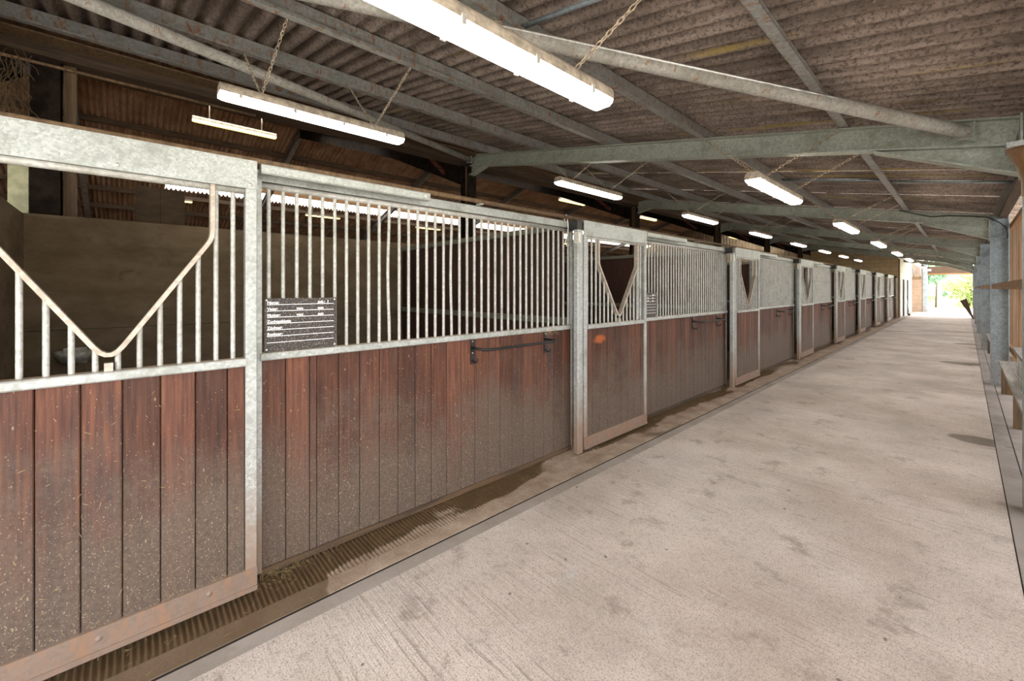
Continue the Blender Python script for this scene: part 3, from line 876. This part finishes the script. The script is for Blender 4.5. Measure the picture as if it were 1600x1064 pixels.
for i in range(6):
    o = nb if i == 0 else copy_tree(nb)
    o.location = (PANEL_X + 0.004, E0 + i * PERIOD + 0.058, 1.207)
    k = NST - 1 - i
    tag(o, 'black name board with white headings on the ' + ORD[k] + ' stall along from the white room', 'name board', 'black name boards on the stall bars')

# ------------------------------------------------------------------ blanket rails
def make_rail():
    d = empty('blanket_rail')
    for y in (0.0, 0.826):
        b = MB().box(0, 0.006, y - 0.017, y + 0.017, -0.115, 0.08).build('bracket', 'black', d)
        m = MB().tube([(0.004, y, -0.085), (0.03, y, -0.10), (0.055, y + 0.004, -0.095), (0.066, y + 0.006, -0.07)], 0.007, 8)
        m.build('hook', 'black', b, True)
        for z in (-0.09, -0.03, 0.06):
            MB().lathe([(0, 0.004), (0.005, 0.003), (0.006, 0)], n=8).build('screw', 'clip', b, True, (0.006, y, z)).rotation_euler = (0, math.pi / 2, 0)
    MB().tube([(0.0, 0.0, 0.01), (0.05, 0.0, 0.008), (0.095, 0.02, 0.004), (0.118, 0.06, 0.0), (0.12, 0.10, 0.0), (0.12, 0.80, 0.0), (0.117, 0.835, 0.0), (0.10, 0.845, 0.002),
               (0.05, 0.83, 0.008), (0.0, 0.826, 0.01)], 0.0105, 10).build('rod', 'black', d, True)
    return d
br = make_rail()
for i in range(NST):
    o = br if i == 0 else copy_tree(br)
    o.location = (PANEL_X - 0.009, E0 + i * PERIOD + 1.47, 1.082)
    k = NST - 1 - i
    tag(o, 'black iron blanket rail with hooks on the ' + ORD[k] + ' stall front counted from the white room', 'blanket rail', 'black blanket rails on the stall fronts')

# wire S-hook over the top rail of the first stall front
pts = []
for k in range(9):
    a = math.pi * (1.0 - k / 8 * 1.15)
    pts.append((0.02, 0.02 * math.cos(a), 0.03 * math.sin(a)))
pts = [(0.02, -0.022, -0.03)] + pts + [(0.02, 0.028, -0.05), (0.022, 0.028, -0.10)]
pts += [(0.024, 0.02, -0.15), (0.024, -0.01, -0.22), (0.022, -0.012, -0.24), (0.02, 0.01, -0.265), (0.02, 0.04, -0.262), (0.02, 0.055, -0.235)]
hk = MB().tube(pts, 0.004, 8).build('wire_hook', 'white_paint', None, True, (PANEL_X - 0.008, E0 + 2.565, 2.215))
tag(hk, 'pale bent wire hook hanging over the top rail beside the stop post', 'hook')

# ------------------------------------------------------------------ drinker and block in the first stall
dr = empty('drinker_bowl', (BACK_X, -0.35, 0.84), 'pale drinking bowl fixed to the concrete wall inside the stall', 'drinker')
m = MB().lathe([(0.02, 0.0), (0.09, 0.01), (0.13, 0.07), (0.14, 0.11), (0.125, 0.11), (0.11, 0.06), (0.0, 0.03)], (0.145, 0, 0), 20)
m.build('bowl', 'enamel', dr, True)
MB().box(0.0, 0.03, -0.08, 0.08, -0.02, 0.13).build('back_plate', 'enamel', dr)
cb = MB().box(-0.30, 0.0, 0, 0.20, 0, 0.39).box(-0.30, 0.0, 0.203, 0.41, 0, 0.385)
cb = cb.build('concrete_pier', 'pier', None, False, (BACK_X - 0.03, 0.09, 2.25))
tag(cb, 'short concrete pier standing on top of the stall back wall', 'concrete pier')
# ================================================================== COLUMNS AND POSTS
def column(y, label, grp):
    c = empty('steel_column', (COL_X, y, 0), label, 'column', grp)
    m = MB()
    for x in (-0.10, 0.09): m.box(x, x + 0.012, -0.10, 0.10, 0.0, 3.78)
    m.build('flange', 'steel_dark', c)
    MB().box(-0.088, 0.09, -0.006, 0.006, 0.0, 3.78).build('web', 'brown_wood', c)  # lighter brown web: the lit side of the column put into its colour
    return c
for n, y in enumerate(FRAMES[1:]):
    k = len(FRAMES) - 2 - n
    column(y, 'dark rusty steel column rising behind the stall back wall, ' + ORD[k] + ' counted from the far gable', 'columns behind the stall back wall')
column(-0.56, 'dark steel column rising behind the bare concrete back wall', None)
bt = MB().box(-0.05, 0.05, -0.045, 0.045, 0, 3.78).build('timber_post', 'brown_wood', None, False, (COL_X - 0.02, -0.40, 0))
tag(bt, 'brown timber post set beside the dark column behind bare concrete', 'post')

def make_post():
    c = empty('aisle_post')
    m = MB()
    m.box(0.0, 0.012, -0.065, 0.065, -0.005, 2.71)
    m.box(0.188, 0.20, -0.065, 0.065, -0.005, 2.69)
    m.build('flange', 'galv_post', c)
    MB().box(0.012, 0.188, -0.006, 0.006, -0.005, 2.70).build('web', 'galv_post', c)
    MB().box(0.012, 0.188, -0.06, -0.006, 2.36, 2.372).build('stiffener', 'galv_post', c)
    return c
ap = make_post()
for n, y in enumerate(FRAMES[1:]):
    o = ap if n == 0 else copy_tree(ap)
    o.location = (POST_X + 0.004, y, 0)
    k = len(FRAMES) - 2 - n
    tag(o, 'blue-grey galvanised I-section post along the slatted side, ' + ORD[k] + ' from the bright opening', 'post', 'galvanised posts along the slatted side')

# ================================================================== SLATTED SIDE WALL
wall_right = empty('wall_right', kind='structure')
WX = 0.52
sl = MB().box(0, 0.018, 0, 0.095, 0.02, 2.62).mesh('slat', 'slat')
y = 0.4
n = 0
SLAT_END = 33.0
while y < SLAT_END:
    put('slat', sl, wall_right, (WX, y, 0)); n += 1
    y += 0.155
for z in (0.55, 2.50):
    MB().box(WX - 0.035, WX - 0.001, 0.4, SLAT_END, z, z + 0.075).build('wall_rail', 'rail_wood', wall_right)
MB().box(0.36, 0.45, Y_NEAR, SLAT_END, 2.66, 2.72).build('eaves_beam', 'dark_wood', wall_right)
for n in range(1, len(FRAMES) - 1):
    b = MB().box(0.292, 0.335, FRAMES[n] + 0.08, FRAMES[n + 1] - 0.08, 1.54, 1.62).build('kick_rail', 'rail_wood', wall_right)

# low benches and rack
def make_bench(L):
    d = empty('low_bench')
    for k in range(2):
        put('plank', MB().box(0, 0.083, 0, L, 0.43, 0.465).mesh('plank', 'grey_wood'), d, (k * 0.087, 0, 0))
    m_ = MB().box(0.02, 0.15, 0, 0.05, -0.006, 0.43).mesh('leg', 'brown_wood')
    for yy in (0.15, L * 0.5, L - 0.2): put('leg', m_, d, (0, yy, 0))
    return d
bn = make_bench(4.9)
for n in range(0, 4):
    o = bn if n == 0 else copy_tree(bn)
    o.location = (0.342, FRAMES[n + 1] + 0.18, 0)
    nm = ['grey plank bench under the slats carrying the small grey rack', 'grey plank bench under the slats, third counted from the tipped dark board',
          'grey plank bench under the slats, second counted from the tipped dark board', 'grey plank bench under the slats, first counted from the tipped dark board'][n]
    tag(o, nm, 'bench', 'grey plank benches under the slats')
rk = empty('slatted_rack', (0.375, 6.4, 0.466), 'small grey wooden rack with upright slats standing on the bench', 'rack')
MB().box(0, 0.10, 0, 1.2, 0.36, 0.40).build('top_board', 'grey_wood', rk)
m_ = MB().box(0.03, 0.06, 0, 0.04, 0, 0.36).mesh('upright', 'grey_wood')
for k in range(9): put('upright', m_, rk, (0, 0.02 + k * 0.14, 0))
# brown hopper head on the nearest visible post
hp = empty('rainwater_hopper', (0.285, BAY0 - 0.22, 2.28), 'brown plastic rainwater hopper fixed beside the big rafter end', 'hopper')
MB().lathe([(0.03, -0.12), (0.034, 0.0), (0.06, 0.10), (0.09, 0.17), (0.10, 0.20), (0.095, 0.20), (0.05, 0.10), (0.02, 0.0)], n=20).build('bowl', 'hopper', hp, True)
MB().box(-0.10, 0.11, -0.10, 0.12, 0.20, 0.235).build('rim', 'galv_plate', hp)
# black cable looped along the second rafter and down its post
Yc = BAY0 + BAY - 0.085
zr = lambda x: raf_top(x) - 0.02
cpts = [(-0.80, Yc + 0.0, raf_top(-0.80) + 0.0), (-0.6, Yc - 0.01, zr(-0.6) - 0.03), (-0.40, Yc, zr(-0.4) - 0.07), (-0.2, Yc, zr(-0.2) - 0.04), (0.05, Yc, zr(0.05) - 0.03), (0.25, Yc, zr(0.25) - 0.035),
        (0.38, Yc, 2.58), (0.44, Yc, 2.50), (0.455, Yc, 2.40), (0.45, Yc, 2.33)]
tag(MB().tube(cpts, 0.009, 8).build('black_cable', 'blackpl', None, True), 'black cable slung along a rafter and down the post', 'cable')

# ================================================================== STRIP LIGHTS
link_me = None
def chain_mesh(p, q, pitch=0.032, fine=True):
    p, q = Vector(p), Vector(q)
    m = MB()
    L = (q - p).length
    d = (q - p).normalized()
    u = d.cross(Vector((0, 1, 0.3))).normalized()
    w = d.cross(u)
    n = max(2, int(L / pitch))
    for i in range(n):
        c = p + d * (L * (i + 0.5) / n)
        a = u if i % 2 else w
        h = L / n * 0.66
        pts = [c + d * (h * math.cos(t_)) + a * (0.010 * math.sin(t_)) for t_ in [2 * math.pi * s / 8 for s in range(9)]]
        m.tube(pts, 0.0031, 5, False)
    return m
def strip_light(L, chain_tops, z, kind='tube_light', w=0.066, rod=False):
    """fluorescent batten along +y; chain_tops = list of (dx, dz) from the housing top to the purlins"""
    d = empty('strip_light')
    H = MB()
    prof = [(-w, -0.012), (w, -0.012), (w, 0.012), (w * 0.92, 0.035), (w * 0.7, 0.055), (-w * 0.7, 0.055), (-w * 0.92, 0.035), (-w, 0.012)]
    H.prism(prof[::-1], (0, 0, 0), (0, L, 0), (1, 0, 0), (0, 0, 1))
    H.build('housing', 'housing', d)
    D = MB()
    dprof = [(-w * 0.95, -0.012), (-w * 0.88, -0.034), (-w * 0.60, -0.052), (w * 0.60, -0.052), (w * 0.88, -0.034), (w * 0.95, -0.012)]
    rings = []
    for yy, s in ((0.0, 0.78), (0.02, 0.93), (0.05, 1.0), (L - 0.05, 1.0), (L - 0.02, 0.93), (L, 0.78)):
        rings.append([(a * (0.9 + 0.1 * s), yy, -0.012 + (b + 0.012) * s) for a, b in dprof])
    D.loft(rings)
    D.build('diffuser', kind, d)
    E_ = MB().box(-0.012, 0.012, 0, 0.02, -0.05, 0.0).mesh('clip', 'clip')
    if not rod:
        for yy in (0.12, 0.5, 0.9, 1.3):
            for s in (-1, 1): put('clip', E_, d, (s * (w + 0.004) - 0.0, yy, 0.0)).scale = (0.4, 1, 0.8)
    for yy in (0.28, L - 0.28):
        if rod:
            MB().tube([(0, yy, 0.04), (0, yy, chain_tops[0][1])], 0.008, 6).build('hanger', 'chain', d, True)
        else:
            for dx, dz in chain_tops:
                chain_mesh((0, yy, 0.045), (dx, yy + (0.02 if dx > 0 else -0.02), dz)).build('chain', 'chain', d, True)
    return d
LA, ZA, DA = 1.5, 2.575, 1.34
la = strip_light(LA, [(-PUR_D[0] + DA + 0.02, raf_top(-PUR_D[0]) - ZA), (-PUR_D[1] + DA + 0.03, raf_top(-PUR_D[1]) - ZA)], ZA)
for i in range(9):
    o = la if i == 0 else copy_tree(la)
    o.location = (-DA, 0.42 + i * PERIOD, ZA)
    tag(o, 'lit fluorescent batten on chains over the aisle floor, ' + ORD[8 - i] + ' counted from the bright opening', 'strip light', 'fluorescent battens over the aisle')
DB, ZB = 3.80, 3.03
lb = strip_light(LA, [(-PUR_D[2] + DB, raf_top(-PUR_D[2]) - ZB), (-PUR_D[3] + DB + 0.03, raf_top(-PUR_D[3]) - ZB)], ZB)
for i in range(8):
    o = lb if i == 0 else copy_tree(lb)
    o.location = (-DB, 0.52 + i * PERIOD, ZB)
    tag(o, 'lit fluorescent batten on chains hung above the stalls, ' + ORD[7 - i] + ' counted from the block wall', 'strip light', 'fluorescent battens above the stalls')
DC = 10.5
lc = strip_light(1.5, [(0, main_z(DC) - 4.95 + 0.1)], 4.95, 'tube_yellow', 0.06, True)
for i, y in enumerate((1.0, 12.2, 18.0, 23.6, 29.2)):
    o = lc if i == 0 else copy_tree(lc)
    o.location = (-DC, y, 4.95)
    tag(o, 'yellowish batten light under the rusty barn roof, ' + ORD[4 - i] + ' counted from the far gable', 'strip light', 'yellowish battens in the rusty barn')
DD = 20.0
for i, y in enumerate((0.4, 5.95, 11.5, 17.2, 22.8)):
    o = copy_tree(lc)
    for ch in o.children:
        if ch.name.startswith('hanger'): ch.scale = (1, 1, 1.0)
    o.location = (-DD, y, 4.85)
    tag(o, 'batten light below the pale rooflight strip, ' + ORD[4 - i] + ' counted from the far gable', 'strip light', 'battens below the rooflight strip')

# ================================================================== FAR END THINGS
bm_ = empty('yard_broom', (ROOM_X + 0.22, YR + 3.0, 0), 'broom with dark head leaning on the white room wall', 'broom')
MB().tube([(0, 0, 0.08), (-0.19, 0.1, 1.62)], 0.014, 8).build('handle', 'galv_post', bm_, True)
MB().box(-0.05, 0.05, -0.28, 0.28, 0.07, 0.12).build('head', 'blackpl', bm_)
MB().box(-0.06, 0.06, -0.29, 0.29, 0.0, 0.07).build('bristles', 'blackpl', bm_)
tr = empty('pipe_drop', (-2.15, 37.9, 0), 'pair of bent pale pipes dropping from the roof to a brown box', 'pipe')
for x in (-0.13, 0.17):
    MB().tube([(x - 0.28, 0, 3.10), (x - 0.1, 0, 3.02), (x, 0, 2.85), (x, 0, 2.30)], 0.03, 8).build('pipe', 'galv_post', tr, True)
MB().box(-0.20, 0.24, -0.1, 0.1, 2.12, 2.30).build('box', 'brown_wood', tr)
tp = empty('tipped_board', (0.1, 31.2, 0), 'dark board tipped against the last post by the opening', 'board')
MB().quadbox([(0.16, 0.0, 0.0), (0.20, 0.0, 0.02), (0.20, 0.5, 0.02), (0.16, 0.5, 0.0), (-0.28, 0, 0.90), (-0.05, 0, 1.05), (-0.05, 0.5, 1.05), (-0.28, 0.5, 0.90)]).build('plank', 'dark_wood', tp)
MB().box(0.15, 0.21, 0.0, 0.5, 0.0, 0.03).build('batten', 'dark_wood', tp)
# trees and bushes outside
def tree(x, y, r, h, mat, label, nleaf, trunk=True, seed=0, cat='bush', name='leafy_bush'):
    rr = random.Random(seed)
    d = empty(name, (x, y, 0), label, cat, 'greenery beyond the opening')
    m = MB()
    clumps = []
    for k in range(14):
        a = rr.uniform(0, 2 * math.pi); q = rr.random() ** 0.5 * r * 0.75
        clumps.append((q * math.cos(a), q * math.sin(a), rr.uniform(0.18, 0.88) * h, r * rr.uniform(0.28, 0.5)))
    for k in range(nleaf):
        cx, cy, cz, cr = rr.choice(clumps)
        v = Vector((rr.gauss(0, 1), rr.gauss(0, 1), rr.gauss(0, 1))).normalized() * cr * rr.random() ** 0.4
        c = Vector((cx, cy, max(0.05, cz + v.z))) + Vector((v.x, v.y, 0))
        u = Vector((rr.gauss(0, 1), rr.gauss(0, 1), rr.gauss(0, 1))).normalized()
        w = u.orthogonal().normalized()
        s = rr.uniform(0.05, 0.11) * (1 + r * 0.12)
        b = len(m.v)
        m.v += [tuple(c - u * s), tuple(c + w * s * 0.5), tuple(c + u * s), tuple(c - w * s * 0.5)]
        m.f.append((b, b + 1, b + 2, b + 3))
    o = m.build('crown', mat, d)
    MB().tube([(0, 0, -0.05), (0.05 * r, 0.02, h * 0.35), (-0.03 * r, 0.0, h * 0.7)], [0.05 * r + 0.03, 0.04 * r + 0.02, 0.02], 7).build('trunk', 'bark', d, True)
tree(-3.6, 51.0, 1.9, 3.3, 'leaf0', 'round mid-green bush beyond the yard beside the brick wall', 3500, seed=1)
tree(-1.6, 47.9, 0.8, 5.2, 'leaf2', 'slender blue-green young tree standing upright beyond the yard', 3000, seed=2, cat='tree', name='slender_tree')
tree(0.3, 52.5, 1.9, 3.0, 'leaf1', 'yellow-green bush spreading low beyond the yard', 3500, seed=3)
tree(2.2, 56.0, 2.2, 4.6, 'leaf1', 'tall yellow-green bush behind the low one past the tipped board', 3500, seed=4)
tree(-5.5, 58.0, 3.2, 7.5, 'leaf0', 'big mid-green tree at the back of the greenery', 5000, seed=5, cat='tree', name='leafy_tree')
tree(0.2, 62.0, 3.6, 8.0, 'leaf2', 'big blue-green tree at the back of the greenery', 5000, seed=6, cat='tree', name='leafy_tree')

# ================================================================== STRAW
m = MB()
rr = random.Random(11)
def blade(c, L, n=Vector((0, 0, 1)), w=0.0012):
    a = rr.uniform(0, 2 * math.pi)
    t1 = n.orthogonal().normalized(); t2 = n.cross(t1)
    u = t1 * math.cos(a) + t2 * math.sin(a)
    s = n.cross(u) * w
    c = Vector(c)
    bend = n * rr.uniform(0.0, 0.004)
    b = len(m.v)
    m.v += [tuple(c - u * L - s), tuple(c - u * L + s), tuple(c + s + bend), tuple(c - s + bend), tuple(c + u * L + s * 0.4), tuple(c + u * L - s * 0.4)]
    m.f += [(b, b + 3, b + 2, b + 1), (b + 3, b + 5, b + 4, b + 2)]
for k in range(110): blade((rr.uniform(-2.60, -2.46), rr.gauss(0.62, 0.13), 0.004 + 0.01 * rr.random()), rr.uniform(0.01, 0.045))
for k in range(420): blade((rr.uniform(-2.57, -2.2), rr.uniform(-0.6, 9), 0.004), rr.uniform(0.006, 0.03))
for k in range(240): blade((rr.uniform(-2.1, 0.15), rr.uniform(0.2, 10), 0.003), rr.uniform(0.005, 0.03))
NX = Vector((1, 0, 0))
for i in range(4):
    e = E0 + i * PERIOD
    for k in range(150 if i < 2 else 80): blade((DOOR_X - 0.0075, e - rr.uniform(0.06, 1.09), 0.14 + 0.95 * rr.random() ** 1.7), rr.uniform(0.003, 0.012), NX, 0.0008)
    for k in range(330 if i < 2 else 150): blade((PANEL_X - 0.0075, e + rr.uniform(0.06, 2.5), 0.05 + 1.05 * rr.random() ** 1.7), rr.uniform(0.003, 0.014), NX, 0.0008)
    for k in range(30): blade((PANEL_X + 0.0175, e + rr.gauss(2.35, 0.06), 1.15 + rr.uniform(-0.02, 0.05)), rr.uniform(0.01, 0.03), NX, 0.001)
so = m.build('straw', 'straw')
tag(so, 'loose straw bits scattered on gutter, floor and door boards', 'straw', kind='stuff')

pp = MB().box(-0.02, 0.0, 0, 0.13, 0, 0.5).box(-0.03, -0.02, 0.02, 0.11, 0.03, 0.47).build('pale_panel', 'pale_panel', None, False, (BACK_X - 0.15, -0.80, 2.25))
tag(pp, 'pale yellow-green board standing above the bare concrete corner', 'board')
m = MB()
for k in range(110):
    c = Vector((-5.86 + rr.uniform(-0.06, 0.06), -0.74 + rr.gauss(0, 0.05), 3.0 + 0.75 * rr.random()))
    L = rr.uniform(0.08, 0.3)
    q = c + Vector((rr.gauss(0, 0.05), rr.gauss(0, 0.06), -L))
    m.tube([c, (c + q) / 2 + Vector((rr.gauss(0, 0.02), rr.gauss(0, 0.02), 0)), q], 0.003, 4)
tag(m.build('hanging_straw', 'straw_old'), 'tangle of old brown straw hanging under the roof corner', 'straw', kind='stuff')
